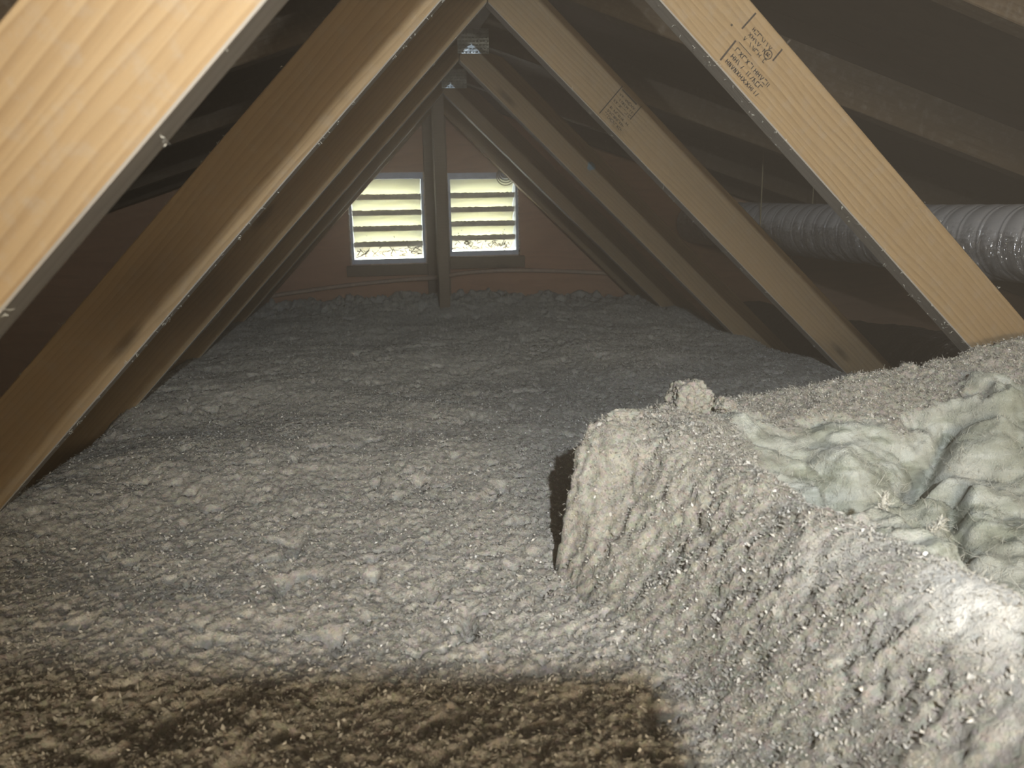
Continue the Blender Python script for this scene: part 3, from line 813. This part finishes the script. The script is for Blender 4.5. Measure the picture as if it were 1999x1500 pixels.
def strands(name, base, nr_, ln, wd, m, parent, curl=.35):
    k = len(base); d_ = nr_ + rng.normal(0, .9, (k, 3)); d_ /= np.linalg.norm(d_, axis=1)[:, None]
    w_ = np.cross(d_, rng.normal(size=(k, 3))); w_ /= np.linalg.norm(w_, axis=1)[:, None]
    w_ *= wd; l_ = ln[:, None]
    p0 = base - nr_ * .001; p1 = base + d_ * l_ * .5 + rng.normal(0, curl, (k, 3)) * l_ * .4; p2 = base + d_ * l_ + rng.normal(0, curl, (k, 3)) * l_ * .6
    Vv = np.stack([p0 - w_, p0 + w_, p1 + w_, p1 - w_, p2 + w_ * .3, p2 - w_ * .3], 1).reshape(-1, 3)
    o6 = np.arange(k)[:, None] * 6
    f = np.concatenate([o6 + np.array([[0, 1, 2, 3]]), o6 + np.array([[3, 2, 4, 5]])], 0)
    o = from_np(name, Vv, f, m, parent, smooth=False); tag(o, kind='stuff'); return o
NV = nrm.reshape(-1, 3)
vis = np.where((V[:, 2] > -.37) & (V[:, 0] < .98) & (V[:, 1] > .36))[0]
pc = rng.choice(vis[fib[vis] < .5], 7000); strands('surface_fiber', V[pc], NV[pc], rng.uniform(.002, .007, 7000), .00022, M['strand'], batt)
pc = rng.choice(vis[fib[vis] > .5], 12000); strands('surface_fiber', V[pc], NV[pc] * .4, rng.uniform(.004, .016, 12000), .00018, M['strand'], batt)
ed = np.where((np.abs(sd) < .012) & (V[:, 2] > -.36))[0]
pc = rng.choice(ed, 3500); strands('surface_fiber', V[pc], NV[pc], rng.uniform(.002, .006, 3500), .00022, M['strand'], batt)
pc = rng.choice(vis[(fib[vis] < .4) & (rng.uniform(0, 1, len(vis)) > .75 * pale_end[vis])], 45000); k = len(pc)
off = rng.normal(0, .0012, (k, 3)); off[:, 2] = 0
P_ = V[pc] + NV[pc] * rng.uniform(0, .0018, k)[:, None] + off
flakes('paper_flake', P_[:, 0], P_[:, 1], P_[:, 2], rng.lognormal(math.log(.0012), .4, k), M['flake'], batt)
# two upright white tufts of fibre in the tear
def tuft(p, tip, r0, sd_):
    r = np.random.default_rng(sd_); p = np.array(p); tip = np.array(tip); k = 420
    u = r.uniform(0, 1, k); ax = tip - p; b = p + ax * u[:, None] + r.normal(0, 1, (k, 3)) * (r0 * (1 - .6 * u))[:, None]
    nn = ax / np.linalg.norm(ax) + r.normal(0, .35, (k, 3))
    o = strands('fiber_tuft', b, nn, r.uniform(.003, .008, k), .0006, M['strand'], batt, .3)
    tt = np.linspace(0, 1, 14); wob = r.normal(0, .0008, (14, 3)); V_, F_ = tube(p + ax * tt[:, None] + wob, r0 * (1.25 - .75 * tt) * r.uniform(.8, 1.2, 14), 8)
    attach_core = from_np('twisted_core', V_, F_, M['strand'], o); return o
tag(tuft((.447, .655, -.325), (.456, .660, -.266), .0030, 1), 'white upright tuft of fibres'); tag(tuft((.436, .607, -.315), (.484, .616, -.277), .0034, 2), 'white slanting tuft of fibres')

# crumbs of insulation lying on the batt's edge
def clump(x, y, rx, ry, rz, label, sd_, zoff=0):
    bm = bmesh.new(); bmesh.ops.create_icosphere(bm, subdivisions=5, radius=1)
    P = np.array([v.co[:] for v in bm.verts]); q = P * 1.6 + sd_ * 7.7
    d_ = 1 + fbm(q[:, 0], q[:, 1], q[:, 2], 1.1, 3, sd_) * .55 - np.clip(.09 - np.abs(fbm(q[:, 0], q[:, 1], q[:, 2] * .4, 1.4, 2, sd_ + 5)), 0, 1) * 2.2 + fbm(q[:, 0], q[:, 1], q[:, 2], 8, 3, sd_ + 9) * .22
    z0 = float(tps(CP, np.array([[x, y]]))[0])
    P = P * d_[:, None] * np.array([rx, ry, rz]) + np.array([x, y, z0 + rz * .55 + zoff])
    for v, c in zip(bm.verts, P): v.co = c
    o = from_bm('insulation_clump', bm, M['batt'], None, True)
    tag(o, label, 'insulation clump', 'crumbs on the batt edge'); return o
clump(.372, .945, .027, .022, .026, 'largest lump of grey insulation sitting on the back edge of the batt', 2)
clump(.262, .868, .022, .010, .008, 'flat pale crumb of insulation near the left corner of the batt', 4)
clump(.425, .962, .014, .014, .011, 'small grey crumb of insulation just right of the largest lump', 6)

# the telephone that takes the picture, held just behind its own lens
ph_ = thing('phone', 'black phone held level behind the viewpoint', 'phone', (.045, -.010, -.036))
PM = cam.matrix_world.copy()
bm = bmesh.new(); box(bm, -.045, .142, -.022, .060, .004, .012)
bmesh.ops.bevel(bm, geom=list(bm.edges), offset=.003, segments=2, affect='EDGES'); bm.transform(PM); o = from_bm('body', bm, M['phone']); attach(o, ph_)
bm = bmesh.new(); bmesh.ops.create_cone(bm, cap_ends=True, segments=24, radius1=.006, radius2=.006, depth=.002, matrix=PM @ Matrix.Translation((0, 0, .003)))
o = from_bm('camera_lens', bm, M['lens']); attach(o, ph_)

# ------------------------------------------------------------------ attic haze, mostly added for lens veil and vent glow
m = bpy.data.materials.new('veil_air'); m.use_nodes = True
nt = m.node_tree; nt.nodes.clear()
out = nt.nodes.new('ShaderNodeOutputMaterial'); vs = nt.nodes.new('ShaderNodeVolumeScatter')
vs.inputs['Color'].default_value = (1.0, .86, .70, 1); vs.inputs['Density'].default_value = HAZE; vs.inputs['Anisotropy'].default_value = .2
vf = nt.nodes.new('ShaderNodeVolumeScatter'); vf.inputs['Color'].default_value = (1.0, .86, .70, 1); vf.inputs['Density'].default_value = HAZE * 2.0; vf.inputs['Anisotropy'].default_value = .86
ad = nt.nodes.new('ShaderNodeAddShader'); L(nt, vs.outputs[0], ad.inputs[0]); L(nt, vf.outputs[0], ad.inputs[1])
L(nt, ad.outputs[0], out.inputs['Volume'])
bm = bmesh.new(); box(bm, XLE - .4, XRE + .4, -4.3, YW + .6, ZB - .3, .9)
o = from_bm('veil_haze', bm, m); tag(o, 'thin attic haze, mostly added for lens veil and vent glow', 'haze', kind='stuff')
